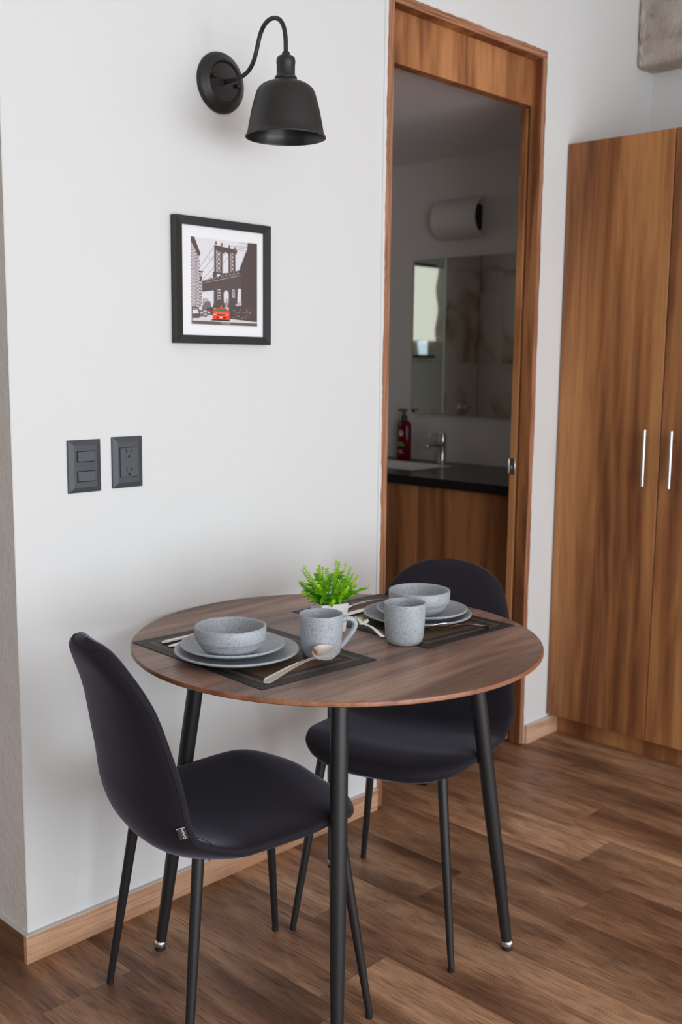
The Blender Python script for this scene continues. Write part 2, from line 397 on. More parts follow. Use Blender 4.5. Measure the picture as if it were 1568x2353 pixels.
# ------------------------------------------------------------------ doorway with pocket door
door = bpy.data.objects.new('door_1', None); COL.objects.link(door); door.location = (DX0,0,0); struct(door)
def jag(axis, a, b, fix, side, amp=.0035, step=.012, seed=1):
    # torn plaster lip that laps over the frame's edge
    r = random.Random(seed); m = MB(); k = int((b-a)/step); pts = []
    e = .002
    for i in range(k+1):
        e = min(max(e + r.uniform(-.0018,.0018), .0002), amp); 
        if r.random() < .06: e = amp*r.random()
        pts.append((a+(b-a)*i/k, e))
    vs = []; fs = []
    for p, e in pts:
        for y in (-.0032, 0):
            for q in (fix - side*.010, fix + side*e):
                vs.append((q, y, p) if axis == 'z' else (p, y, q))
    for i in range(k):
        c = 4*i; d = c+4
        fs += [(c,c+1,d+1,d), (c+1,c+3,d+3,d+1), (c,d,d+2,c+2)]
    m.add(vs, fs); return m
def djamb(name, a, b, mats, face):
    m = MB().box(a, b); m.m = [1 if i == 2 else 0 for i in range(6)]      # face 2 looks at the room
    o = m.build(name, mats, door, smooth=False); o.matrix_parent_inverse = Matrix.Translation(-Vector(door.location)); return o
djamb('jamb', (DX0,-.003,0.004), (DXI0,WT,DZ0), [M_JAMB, M_PLYZ], 0)
djamb('jamb', (DXI1,-.003,0.004), (DX1-.001,.040,DZ0), [M_JAMB, M_PLYZ], 0)
djamb('header', (DX0,-.003,DZ0), (DX1-.001,.058,DZ1), [M_JAMB, M_PLYX], 0)
djamb('transom_panel', (DXI0+.0005,.0375,2.191), (DXI1+.012,.0735,DZ0-.0005), [M_JAMB, M_JAMB], 0)
sp = djamb('sliding_panel', (1.9275,.0510,.01), (2.58,.0745,2.186), [M_JAMB, M_JAMB], 0)
lt = MB().rbox((1.9250,.0515,.966), (1.9275,.0752,1.024), .001, 1)
lt.rbox((1.922,.0748,.968), (1.934,.0790,1.022), .002, 2)
lo = lt.build('latch_plate', M_STEEL, sp)
hk = MB().tube(catmull([(1.9240,.054,1.004),(1.9230,.062,1.003),(1.9230,.065,.995),(1.9230,.062,.986),(1.9240,.054,.984)], 5), .0013, 8).build('latch_ring', M_CHR, sp)
MB().rbox((1.9243,.055,.987), (1.9251,.062,1.002), .0002, 1).build('latch_slot', M_HOLE, sp)
for ax, a, b, fx, sd, seed in (('z',.07,DZ1,DX0,1,2), ('z',.07,DZ1-.02,DX1,-1,4), ('x',DX0,DX1,DZ1,-1,6)):
    jag(ax, a, b, fx, sd, seed=seed).build('plaster_edge', M_WALL, wall_back, smooth=False)

# ------------------------------------------------------------------ bathroom behind the doorway
BX0, BY1, BZ = .55, 2.30, 2.236
struct(MB().box((BX0,WT+.001,BZ), (XR-.001,YL-.01,BZ+.08)).build('ceiling_bathroom', M_BCEIL, smooth=False))
struct(MB().box((XR-.006,WT+.001,0), (XR-.0003,BY1,BZ)).build('wall_bathroom_right', M_BATH, smooth=False))
wfar = struct(MB().box((BX0,BY1,0), (XR-.007,BY1+.1,BZ)).build('wall_bathroom_far', M_GROUT, smooth=False))
wbl = struct(MB().box((BX0-.1,WT+.001,0), (BX0,BY1+.1,BZ)).build('wall_bathroom_left', M_GROUT, smooth=False))
tz = [0, .15, .75, 1.35, 1.95, BZ]
for zi, (a, b) in enumerate(zip(tz, tz[1:])):
    xs = [BX0+.012, 1.15, 2.35, XR-.007] if zi % 2 else [BX0+.012, 1.75, XR-.007]
    for p, q in zip(xs, xs[1:]):
        MB().rbox((p+.001,BY1-.009,a+.001), (q-.001,BY1-.0005,b-.001), .0008, 1).build('tile', M_MARB, wfar, smooth=False)
    ys = [.14, .9, 2.1, BY1-.01] if zi % 2 else [.14, 1.5, BY1-.01]
    for p, q in zip(ys, ys[1:]):
        MB().rbox((BX0+.0005,p+.001,a+.001), (BX0+.010,q-.001,b-.001), .0008, 1).build('tile', M_MARB, wbl, smooth=False)
# bathroom window with a pleated shade
w2 = bpy.data.objects.new('window_2', None); COL.objects.link(w2); w2.location = (1.05,BY1-.012,1.38); struct(w2)
for a, b in (((0,0,0),(1.0,.01,.015)), ((0,0,.565),(1.0,.01,.58)), ((.985,0,.015),(1.0,.01,.565))):
    MB().box((a[0],-.022,a[2]), (b[0],0,b[2])).build('window_frame', M_ALU, w2, smooth=False)
MB().add([(.06,-.006,.02),(.135,-.006,.02),(.155,-.006,.10),(.06,-.006,.11),(.06,-.001,.02),(.135,-.001,.02),(.155,-.001,.10),(.06,-.001,.11)], [(0,1,2,3),(7,6,5,4),(0,4,5,1),(1,5,6,2),(2,6,7,3),(3,7,4,0)]).build('pane', M_PANE, w2, smooth=False)
sh = MB(); vs = []; NP = 24
for i in range(2*NP+1):
    z = .105 + (.56-.105)*i/(2*NP); y = -.022 - (.006 if i % 2 else 0)
    xa = .0 + (.012*math.sin(i*.23)); vs += [(xa,y,z), (.98,y,z)]
sh.add(vs, [(2*i,2*i+1,2*i+3,2*i+2) for i in range(2*NP)]).build('pleated_shade', M_SHADE, w2, smooth=False)
# shower screen and valve, seen in the mirror
scr = thing('shower_screen', 'clear glass shower screen reflected in the bathroom mirror', 'shower screen', (1.43,2.08,.005))
MB().box((-.004,-.18,0), (.004,.2095,1.99)).build('glass_panel', M_GLASS, scr, smooth=False)
MB().box((-.005,-.1845,0), (.005,-.18,1.99)).build('edge_strip', M_GEDGE, scr, smooth=False)
val = thing('shower_valve', 'round chrome shower valve reflected at the bottom of the mirror', 'shower valve', (.72,BY1-.0095,1.055))
MB().lathe([(0,0),(.055,0),(.055,.004),(.05,.008),(0,.010)], 40, axis='y').build('wall_disc', M_STEEL, val)
MB().lathe([(.024,.009),(.024,.045),(.021,.05),(0,.05)], 24, axis='y').build('knob', M_CHR, val)
MB().tube([(0,-.035,0),(.05,-.045,-.012)], [.007,.005], 10).build('lever', M_CHR, val)

# vanity: doors, stone top, basin
CZ = .905; VX = 2.085
van = thing('vanity_cabinet', 'brown wood vanity cabinet under the black bathroom counter', 'cabinet', (2.37,.85,0))
def L(o, base): o.matrix_parent_inverse = Matrix.Translation(-Vector(base.location)); return o
L(MB().box((VX+.022,.16,.10), (XR-.008,1.55,.70)).build('body', M_VAN, van, smooth=False), van)
ye = [.16, .618, 1.08, 1.54]
for a, b in zip(ye, ye[1:]):
    L(MB().rbox((VX,a+.0012,.10), (VX+.02,b-.0012,CZ-.037), .0008, 1).build('door', M_VAN, van, smooth=False), van)
L(MB().box((VX+.06,.18,0.0), (XR-.02,1.5,.10)).build('plinth', M_DARK, van, smooth=False), van)
ctr = MB(); sx0, sx1, sy0, sy1 = 2.235, 2.535, .78, 1.22; cx0, cx1, cy0, cy1 = 2.062, XR-.007, .15, 1.58
for a, b in (((cx0,cy0),(sx0,cy1)), ((sx1,cy0),(cx1,cy1)), ((sx0,cy0),(sx1,sy0)), ((sx0,sy1),(sx1,cy1))):
    ctr.box((a[0],a[1],CZ-.036), (b[0],b[1],CZ))
tag(ctr.build('countertop', M_CTR, smooth=False), 'black stone counter with a cut-out for the white basin', 'countertop')
bs = MB(); d = .14; e = .03; zt = CZ-.0015; g = .0006
P = [(sx0+g+.004,sy0+g+.004),(sx1-g-.004,sy0+g+.004),(sx1-g-.004,sy1-g-.004),(sx0+g+.004,sy1-g-.004)]; Q = [(sx0+e,sy0+e),(sx1-e,sy0+e),(sx1-e,sy1-e),(sx0+e,sy1-e)]
O = [(sx0+g,sy0+g),(sx1-g,sy0+g),(sx1-g,sy1-g),(sx0+g,sy1-g)]
bs.add([(x,y,zt) for x,y in P]+[(x,y,zt-d) for x,y in Q]+[(x,y,zt) for x,y in O]+[(x,y,zt-d-.01) for x,y in O], [(0,1,5,4),(1,2,6,5),(2,3,7,6),(3,0,4,7),(4,5,6,7),(0,8,9,1),(1,9,10,2),(2,10,11,3),(3,11,8,0),(8,12,13,9),(9,13,14,10),(10,14,15,11),(11,15,12,8),(15,14,13,12)])
tag(bs.build('sink_basin', M_SINK, smooth=False), 'white rectangular basin set into the black counter', 'sink')
fa = thing('faucet', 'chrome single lever faucet beside the white basin', 'faucet', (2.585,.895,CZ))
MB().lathe([(0,0),(.027,0),(.027,.004),(.019,.010),(.017,.02),(.017,.085),(.019,.094),(.019,.097),(0,.097)], 32).build('body', M_CHR, fa)
MB().tube(catmull([(-.005,0,.083),(-.05,0,.088),(-.09,0,.087),(-.105,0,.082)], 5), [.013]*6+[.0115]*10, 16, sx=1.15).build('spout', M_CHR, fa)
MB().lathe([(.010,0),(.011,.002),(.011,.016),(.0,.018)], 20, c=(-.104,0,.066)).build('aerator', M_STEEL, fa)
MB().lathe([(0,.098),(.0185,.098),(.0185,.128),(.016,.134),(0,.134)], 32).build('cap', M_CHR, fa)
MB().rbox((-.085,-.008,.127), (.0,.008,.132), .002, 2).build('lever', M_CHR, fa)
bo = thing('soap_bottle', 'red liquid soap bottle with black pump standing on the counter', 'bottle', (2.605,1.138,CZ))
def oval(m, prof, k=.72, n=40):
    t = MB().lathe(prof, n); m.add([(x*k, y, z) for x, y, z in t.v], t.f); return m
oval(MB(), [(0,.0005),(.034,.0005),(.0365,.006),(.0365,.150),(.034,.165),(.024,.176),(.013,.181),(0,.181)]).build('bottle_body', M_RED, bo)
MB().lathe([(.0145,.1815),(.0145,.196),(.011,.2),(.011,.203),(0,.203)], 24).build('collar', M_PUMP, bo)
MB().lathe([(.006,.203),(.006,.216),(.013,.216),(.013,.232),(0,.233)], 20).build('pump_head', M_PUMP, bo)
MB().rbox((-.038,-.006,.222), (-.008,.006,.231), .002, 1).build('pump_nozzle', M_PUMP, bo)
def patch(m, a0, a1, z0, z1, rr=.0369, k=.72, n=10):
    vs = []
    for i in range(n+1):
        a = a0+(a1-a0)*i/n; vs += [(rr*k*math.cos(a), rr*math.sin(a), z0), (rr*k*math.cos(a), rr*math.sin(a), z1)]
    return m.add(vs, [(2*i,2*i+2,2*i+3,2*i+1) for i in range(n)])
patch(MB(), R(150), R(215), .062, .069).build('label_green_band', M_GREEN, bo)
patch(MB(), R(150), R(205), .074, .077).build('label_line', M_WHT, bo)
patch(MB(), R(165), R(205), .030, .033).build('label_line', M_WHT, bo)
patch(MB(), R(160), R(195), .040, .043).build('label_line', M_WHT, bo)
em = MB(); cs = []
for i in range(24):
    a = 2*math.pi*i/24; th = R(185)+.32*math.cos(a); cs.append((.0372*.72*math.cos(th), .0372*math.sin(th), .122+.014*math.sin(a)))
em.add(cs, [tuple(range(24))]).build('label_emblem', M_WHT, bo)
mi = thing('bathroom_mirror', 'frameless rectangular mirror on the grey bathroom wall', 'mirror', (XR-.006,.72,1.12))
MB().box((-.0195,-.43,.0), (-.0175,.400,.687)).build('mirror_glass', M_MIRROR, mi, smooth=False)
MB().box((-.0174,-.43,.0), (-.0005,.400,.687)).build('backing', M_MEDGE, mi, smooth=False)
sc = thing('bathroom_sconce', 'curved white glass wall sconce above the bathroom mirror', 'wall lamp', (XR-.0065,.865,1.970))
m = MB(); vs = []; NA = 20
for i in range(NA+1):
    a = R(-78)+R(156)*i/NA
    for y in (-.125,.115):
        for r in (.098,.094): vs.append((-.012-(r*math.cos(a)-.098*math.cos(R(78)))*.95, y, r*math.sin(a)*.90))
fs = []
for i in range(NA):
    c = 4*i; q = c+4; fs += [(c,q,q+2,c+2), (c+1,c+3,q+3,q+1), (c,c+1,q+1,q), (c+2,q+2,q+3,c+3)]
fs += [(0,2,3,1), (4*NA,4*NA+1,4*NA+3,4*NA+2)]
m.add(vs, fs).build('glass_shade', M_SCON, sc)
MB().rbox((-.055,-.105,-.052), (-.0,.095,.052), .006, 2).build('bracket', M_DARK, sc)

# ------------------------------------------------------------------ wardrobe
wd = thing('wardrobe', 'tall brown wooden wardrobe with bar handles in the right corner', 'wardrobe', (2.38,-.79,0))
WX, wz0, wz1 = 2.100, .079, 2.090
L(MB().box((WX+.034,-.003,wz0), (XR-.001,-1.575,wz1-.001)).build('carcass', M_WARD, wd, smooth=False), wd)
L(MB().box((2.163,-.0005,0), (2.18,-1.57,wz0-.001)).build('toe_kick', M_WARD, wd, smooth=False), wd)
for i in range(4):
    ya, yb = -.003-.3925*i, -.003-.3925*(i+1)
    dr = L(MB().rbox((WX,yb+.0021,wz0), (WX+.0185,ya-.0021,wz1), .0009, 1).build('door', M_WARD, wd, smooth=False), wd)
    hy = yb+.038 if i % 2 == 0 else ya-.056
    h = MB().tube([(WX-.036,hy,.953),(WX-.036,hy,1.139)], .0058, 16)
    for z in (.987,1.105): h.tube([(WX-.033,hy,z),(WX+.0005,hy,z)], .0042, 12)
    h.build('handle', M_STEEL, dr)

# ------------------------------------------------------------------ wall lamp
la = thing('wall_lamp', 'black gooseneck wall lamp with a metal dome shade', 'wall lamp', (.571,-.0003,2.003))
MB().lathe([(0,0),(.070,0),(.0705,.003),(.069,.008),(.064,.0125),(.056,.017),(.0515,.0215),(.0485,.0225),(.046,.0205),(.0435,.0165),(.040,.0155),(0,.0155)], 64, axis='y').build('wall_plate', M_LAMP, la)
for dx, dz in ((-.0345,.008),(.0355,-.003)):
    MB().lathe([(.0045,.014),(.0045,.020),(.0058,.021),(.0058,.025),(.0035,.0285),(0,.029)], 16, c=(dx,0,dz), axis='y').build('screw', M_LAMP, la)
MB().lathe([(.0085,.0150),(.0085,.0185),(.0065,.0195)], 20, axis='y').build('arm_collar', M_LAMP, la)
arm = [(-.014,.0),(-.045,-.001),(-.075,.0005),(-.103,.010),(-.122,.029),(-.134,.056),(-.146,.085),(-.163,.103),(-.186,.109),(-.208,.102),(-.222,.085),(-.2285,.062),(-.2300,.035),(-.2302,.022)]
MB().tube(catmull([(0,y,z) for y, z in arm], 6), .0050, 16).build('arm', M_LAMP, la)
hd = (0,-.2302,0)
MB().lathe([(.0055,.030),(.0085,.028),(.0095,.021),(.0155,.020),(.0200,.016),(.0212,.010),(.0212,.004),(.0205,.002),(.0205,-.018),(.0215,-.022),(.0250,-.0255),(.0252,-.029),(.0240,-.0295),(.0262,-.032),(.0285,-.036),(.0285,-.039),(.02,-.039)], 48, c=hd).build('socket', M_LAMP, la)
zt, zb = -.0345, -.1545
pro = [(.024,zt),(.034,zt-.0010),(.0445,zt-.0040),(.0545,zt-.0090),(.0615,zt-.0155),(.0660,zt-.0235),(.0700,zt-.036),(.0738,zt-.050),(.0776,zt-.066),(.0810,zt-.082),(.0840,zt-.098),(.0862,zt-.110),(.0898,zb+.003),(.0912,zb+.0015),(.0912,zb-.0008),(.0896,zb-.0012)]
MB().lathe(pro, 72, c=hd).build('shade', M_LAMP, la)
MB().lathe([(r-.0014, z+.0002-(.0012 if i < 4 else 0)) for i, (r, z) in enumerate(pro[:-3])] + [(.0896,zb-.0012)], 72, c=hd).build('shade_lining', M_LAMPIN, la)
MB().lathe([(.014,-.040),(.014,-.066),(.0,-.066)], 24, c=hd).build('lamp_holder', M_LAMPIN, la)

# ------------------------------------------------------------------ framed picture
px0, px1, pz0, pz1 = .4205, .7180, 1.3895, 1.6840
fr = thing('framed_picture', 'black framed print of a bridge and a red taxi', 'picture', (px0,-.0004,pz0))
Wp, Hp, fw, fd = px1-px0, pz1-pz0, .0195, .0200
def mitre(m, A, B, Ai, Bi):
    # outer edge A-B, inner edge Ai-Bi; the moulding slopes down a little to the inside
    vs = []
    for p in (A, B, Bi, Ai):
        for y in (0, -fd): vs.append((p[0], y if not (p in (Ai, Bi) and y) else -fd+.002, p[1]))
    m.add(vs, [(1,3,5,7),(0,6,4,2),(0,2,3,1),(4,6,7,5),(0,1,7,6),(2,4,5,3)]); return m
o4 = [(0,0),(Wp,0),(Wp,Hp),(0,Hp)]; i4 = [(fw,fw),(Wp-fw,fw),(Wp-fw,Hp-fw),(fw,Hp-fw)]
for i in range(4):
    j = (i+1) % 4; mitre(MB(), o4[i], o4[j], i4[i], i4[j]).build('frame_side', M_FRAME, fr, smooth=False)
MB().box((fw-.003,-.011,fw-.003), (Wp-fw+.003,-.004,Hp-fw+.003)).build('mat_board', M_PAPER, fr, smooth=False)
# print: flat shapes traced in the print's own rectangle
TL, TR, BR, BL = (57,137), (1447,268), (1449,2013), (74,1985)
import numpy as np
def homog(src, dst):
    A = []; b = []
    for (x, y), (u, v) in zip(src, dst):
        A += [[x,y,1,0,0,0,-u*x,-u*y], [0,0,0,x,y,1,-v*x,-v*y]]; b += [u, v]
    return np.append(np.linalg.solve(np.array(A, float), np.array(b, float)), 1).reshape(3,3)
HM = homog([TL,TR,BR,BL], [(0,1),(1,1),(1,0),(0,0)])
PX0, PX1, PZ0, PZ1 = .4705-px0, .6762-px0, 1.4355-pz0, 1.6383-pz0
cols = []; colmat = []; pr = MB(); lay = [0]
def pm_(c):
    if c not in cols: cols.append(c); colmat.append(plain('print_ink', c, .75, spec=.2))
    return cols.index(c)
def mp(x, y):
    q = HM @ np.array([x, y, 1.0]); s, t = min(max(q[0]/q[2],0),1), min(max(q[1]/q[2],0),1)
    return PX0+(PX1-PX0)*s, PZ0+(PZ1-PZ0)*t
def poly(c, pts):
    lay[0] += 1; y = -.01102-.000012*lay[0]; q = [mp(*p) for p in pts]
    pr.add([(x, y, z) for x, z in q], [tuple(range(len(q)))], pm_(c))
def line(c, a, b, wd=8):
    d = Vector((b[0]-a[0], b[1]-a[1])).normalized()*wd/2; n = Vector((-d.y, d.x))
    poly(c, [(a[0]+n.x,a[1]+n.y), (b[0]+n.x,b[1]+n.y), (b[0]-n.x,b[1]-n.y), (a[0]-n.x,a[1]-n.y)])
DK, MD, LT, SK, PK = (98,86,85), (128,114,114), (190,182,186), (226,224,229), (176,158,158)
poly(SK, [TL,TR,BR,BL]); poly((206,204,209), [(1010,230),(1250,255),(1250,292),(1120,278)]); poly((216,214,219), [(420,560),(560,540),(560,640),(450,660)])
for a, b in (((545,355),(215,840)), ((560,540),(310,862)), ((560,770),(310,1040)), ((545,930),(440,1012)), ((735,540),(792,478)), ((735,697),(852,568)), ((890,325),(1262,340)), ((1000,355),(1262,385)), ((1000,388),(1235,430))): line(MD, a, b, 7)
poly((200,192,197), [(57,215),(110,250),(235,560),(225,860),(320,870),(300,985),(303,1100),(298,1440),(270,1660),(70,1640)])
poly(DK, [(57,137),(133,140),(267,500),(222,570),(150,400),(57,225)])
poly(DK, [(225,862),(322,865),(305,905),(225,885)]); poly(DK, [(250,980),(303,985),(268,1100),(250,1060)])
rp = random.Random(2)
for i in range(9):
    x = 72+i*26; top = 260+i*62 if i < 7 else 920+(i-7)*60
    y = top
    while y < 1600:
        hh = rp.uniform(26,44); c = DK if y < 700 else (MD if rp.random() < .5 else (112,100,100))
        poly(c, [(x,y),(x+11,y+3),(x+12,y+hh),(x+1,y+hh-3)]); y += hh+rp.uniform(22,40)
# bridge tower
for q in ([(556,325),(584,335),(592,1000),(556,985)], [(690,370),(713,375),(713,910),(690,905)], [(858,385),(880,390),(886,905),(858,905)], [(968,420),(986,425),(992,890),(970,890)]): poly(DK, q)
for q in ([(584,400),(610,405),(613,890),(587,880)], [(880,470),(897,475),(901,900),(886,900)], [(986,430),(1004,440),(1006,870),(991,875)], [(713,430),(735,450),(735,900),(713,900)]): poly(PK, q)
def lattice(x0, x1, y0, y1, n, c=DK, wd=11):
    for i in range(n):
        a, b = y0+(y1-y0)*i/n, y0+(y1-y0)*(i+1)/n
        line(c, (x0,a), (x1,b), wd); line(c, (x1,a), (x0,b), wd); line(c, (x0,(a+b)/2), (x1,(a+b)/2), 5)
lattice(612,690,410,900,5); lattice(897,968,480,895,5)
poly(DK, [(540,315),(560,310),(1032,410),(1022,500),(1000,490),(960,478),(880,470),(862,520),(850,500),(825,470),(800,455),(770,460),(735,500),(712,462),(580,408),(560,345)])
for x, y in ((588,230),(708,262),(872,305),(985,345)): poly(MD, [(x-14,y+70),(x-16,y+30),(x-6,y),(x+6,y),(x+16,y+30),(x+14,y+72)])
poly(DK, [(530,880),(560,872),(720,905),(860,898),(1000,862),(1108,830),(1112,960),(700,1030),(300,1120),(300,1075),(530,1000)])
poly(SK, [(600,925),(680,935),(640,975),(595,975)])
for i in range(6): x = 330+i*55; line(LT, (x,1090-i*16), (x+22,1050-i*16), 7); line(LT, (x+22,1050-i*16), (x+44,1080-i*16), 7)
for i in range(5): x = 690+i*82; line(LT, (x,1000-i*18), (x+25,945-i*18), 8); line(LT, (x+25,945-i*18), (x+50,990-i*18), 8)
line(LT, (310,1122), (1100,945), 9)
poly(DK, [(300,1125),(1108,955),(1135,1000),(1135,1225),(1040,1222),(860,1255),(560,1265),(300,1302)])
poly(DK, [(545,1240),(745,1230),(745,1300),(742,1380),(748,1500),(770,1640),(520,1640),(545,1530),(548,1300)])
poly(DK, [(858,1230),(1045,1215),(1035,1400),(1032,1530),(980,1620),(855,1640),(862,1400)])
poly(DK, [(735,1215),(870,1215),(870,1330),(850,1290),(800,1250),(760,1285),(735,1340)])
for (xa, xb, ys) in ((610,680,(1245,1305,1370,1425)), (920,978,(1250,1300,1345,1385))):
    for y in ys:
        poly(SK, [(xa,y),(xb,y),((xa+xb)/2,y+26)]); poly(SK, [(xa,y+12),(xa+14,y+30),(xa,y+46)]); poly(SK, [(xb,y+12),(xb-14,y+30),(xb,y+46)])
poly(MD, [(745,1535),(855,1535),(850,1620),(760,1620)]); poly(LT, [(785,1540),(812,1540),(812,1612),(785,1612)]); poly(LT, [(812,1440),(824,1440),(834,1540),(804,1540)])
poly(LT, [(320,1440),(412,1440),(412,1510),(320,1610)]); poly(MD, [(300,1620),(340,1520),(400,1495),(455,1505),(480,1600),(470,1680),(310,1680)])
poly(LT, [(980,1580),(1040,1530),(1120,1500),(1125,1590)])
poly((92,80,78), [(1260,255),(1447,268),(1449,1925),(870,1870),(860,1650),(985,1600),(1120,1590),(1130,1210),(1100,780),(1180,570),(1255,380)])
poly((92,80,78), [(300,1660),(520,1620),(560,1790),(480,1800)])
for i in range(34): x, y = rp.uniform(880,1300), rp.uniform(1650,1850); line((170,160,160), (x,y), (x+rp.uniform(15,60),y-rp.uniform(-8,14)), 6)
poly((214,211,215), [(75,1862),(300,1825),(480,1790),(870,1868),(1449,1925),(1449,1955),(75,1918)]); poly((112,98,95), [(75,1918),(1449,1953),BR,BL])
poly((150,142,142), [(660,1940),(900,1945),(850,1985),(700,1980)])
poly((104,92,92), [(75,1615),(205,1628),(228,1715),(222,1862),(78,1866)]); poly((222,219,223), [(78,1690),(190,1683),(212,1760),(78,1772)]); poly((150,140,142), [(90,1640),(190,1645),(196,1680),(82,1682)])
for x, y, s in ((235,1690,1.0),(300,1650,1.15),(395,1690,.8),(320,1730,.8)): poly(MD, [(x,y),(x+60*s,y),(x+85*s,y+50*s),(x+80*s,y+130*s),(x,y+140*s)]); poly((212,208,212), [(x+6,y+50*s),(x+60*s,y+46*s),(x+70*s,y+72*s),(x+6,y+78*s)])
poly((70,58,58), [(465,1908),(500,1878),(866,1886),(860,1918)])
RD = (238,74,48)
poly(RD, [(500,1760),(520,1722),(556,1662),(590,1642),(780,1642),(818,1662),(856,1726),(868,1770),(866,1884),(502,1880)])
poly((52,132,108), [(556,1712),(592,1656),(788,1656),(816,1722)]); poly((250,110,80), [(540,1728),(830,1736),(852,1770),(520,1765)])
poly(RD, [(485,1700),(545,1695),(545,1718),(490,1712)]); poly(RD, [(826,1712),(880,1718),(876,1734),(830,1732)]); poly((188,104,100), [(650,1640),(680,1580),(698,1580),(722,1640)])
poly((96,52,52), [(600,1772),(760,1776),(740,1796),(620,1794)]); poly((236,214,210), [(520,1768),(590,1782),(586,1796),(530,1788)]); poly((236,214,210), [(770,1785),(838,1776),(832,1796),(776,1800)])
poly((120,44,38), [(575,1830),(790,1836),(780,1862),(590,1858)]); poly((238,232,232), [(648,1824),(712,1826),(710,1856),(650,1854)])
pr.build('print', colmat, fr, smooth=False)

# ------------------------------------------------------------------ switch plate and outlet
def plate(name, label, x0, x1, z0, z1):
    t = thing(name, label, 'switch' if 'switch' in name else 'outlet', ((x0+x1)/2,-.0003,(z0+z1)/2)); a, b = (x1-x0)/2, (z1-z0)/2; i, j = a-.013, b-.012
    m = MB(); ring = lambda p, q, y: [(-p,y,-q),(p,y,-q),(p,y,q),(-p,y,q)]
    v = ring(a,b,0)+ring(a,b,-.0035)+ring(a-.0012,b-.0012,-.0045)+ring(i,j,-.0085); f = []
    for k in range(3):
        for n in range(4): q = (n+1) % 4; f.append((4*k+n,4*k+q,4*k+4+q,4*k+4+n))
    f.append((12,13,14,15)); m.add(v, f); m.build('face_plate', M_PLATE, t, smooth=False); return t
sw = plate('light_switch', 'dark grey double rocker light switch plate, left of the outlet', .1305, .2145, 1.0545, 1.1720)
for zc in (1.1352, 1.0910):
    z = zc-1.11325
    MB().rbox((-.0225,-.0090,z-.0125), (.0235,-.0078,z+.0125), .0004, 1).build('rocker_gap', M_HOLE, sw, smooth=False)
    MB().add([(-.0212,-.0088,z-.0110),(.0228,-.0088,z-.0110),(.0228,-.0088,z+.0113),(-.0212,-.0088,z+.0113),(-.0206,-.0125,z-.0104),(.0222,-.0118,z-.0104),(.0222,-.0100,z+.0108),(-.0206,-.0108,z+.0108)], [(4,5,6,7),(0,1,5,4),(1,2,6,5),(2,3,7,6),(3,0,4,7)]).build('rocker', M_ROCK, sw, smooth=False)
ou = plate('power_outlet', 'dark grey double power outlet plate, right of the light switch', .2455, .3280, 1.0570, 1.1745)
oz = 1.11575; ox = .28675
MB().rbox((-.0245,-.0090,-.0345), (.0235,-.0078,.0345), .0004, 1).build('insert_gap', M_HOLE, ou, smooth=False)
MB().rbox((-.0235,-.0108,-.0335), (.0225,-.0080,.0335), .0006, 1).build('insert', M_ROCK, ou, smooth=False)
for zc in (1.1417, 1.1000):
    z = zc-oz
    MB().box((-.0083,-.01095,z-.0045), (-.0058,-.0105,z+.0045)).build('slot', M_HOLE, ou, smooth=False)
    MB().box((.0048,-.01095,z-.0036), (.0070,-.0105,z+.0036)).build('slot', M_HOLE, ou, smooth=False)
    g = MB(); g.add([(-.0026,-.01095,z-.0150),(.0026,-.01095,z-.0150)]+[(.0026*math.cos(R(a)),-.01095,z-.0120+.0026*math.sin(R(a))) for a in range(0,181,20)], [tuple(range(12))]).build('ground_hole', M_HOLE, ou, smooth=False)

# ------------------------------------------------------------------ round table
TZ = .743; TC = (.523,-.4545)
tb = thing('dining_table', 'round walnut dining table with four black tapered legs', 'table', (TC[0],TC[1],0))
Rt = .4515; t = MB()
t.lathe([(0,TZ),(Rt-.0025,TZ)], 128, mi=0); t.lathe([(Rt-.0025,TZ),(Rt-.0007,TZ-.0008),(Rt,TZ-.0025),(Rt,TZ-.0085),(Rt-.002,TZ-.0105),(Rt-.030,TZ-.0185),(0,TZ-.0185)], 128, mi=1)
t.build('tabletop', [M_TABLE, M_TEDGE], tb, ang=30)
for sx, sy in ((-1,-1),(1,-1),(1,1),(-1,1)):
    k = .7071; P = lambda r, z: (sx*r*k, sy*r*k, z)
    lg = MB(); zs = [TZ-.0195, .55, .36, .20, .020]; rs = [.0178,.0178,.0172,.0150,.0120]
    lg.tube([P(.404-.141*z, z) for z in zs], rs, 28); lo = lg.build('leg', M_BLK, tb)
    b = P(.403,0)
    MB().lathe([(.010,.024),(.0135,.021),(.0148,.0165),(.0140,.010),(.0110,.0075),(.0,.0075)], 24, c=(b[0],b[1],0)).build('chrome_glide', M_CHR, lo)
    MB().lathe([(0,.0075),(.0120,.0075),(.0128,.004),(.0122,0),(0,0)], 24, c=(b[0],b[1],0)).build('foot_pad', M_RUB, lo)
    q = P(.300,0); MB().rbox((q[0]-.04,q[1]-.04,TZ-.0230), (q[0]+.04,q[1]+.04,TZ-.0187), .001, 1).build('mounting_plate', M_BLK, tb, smooth=False)

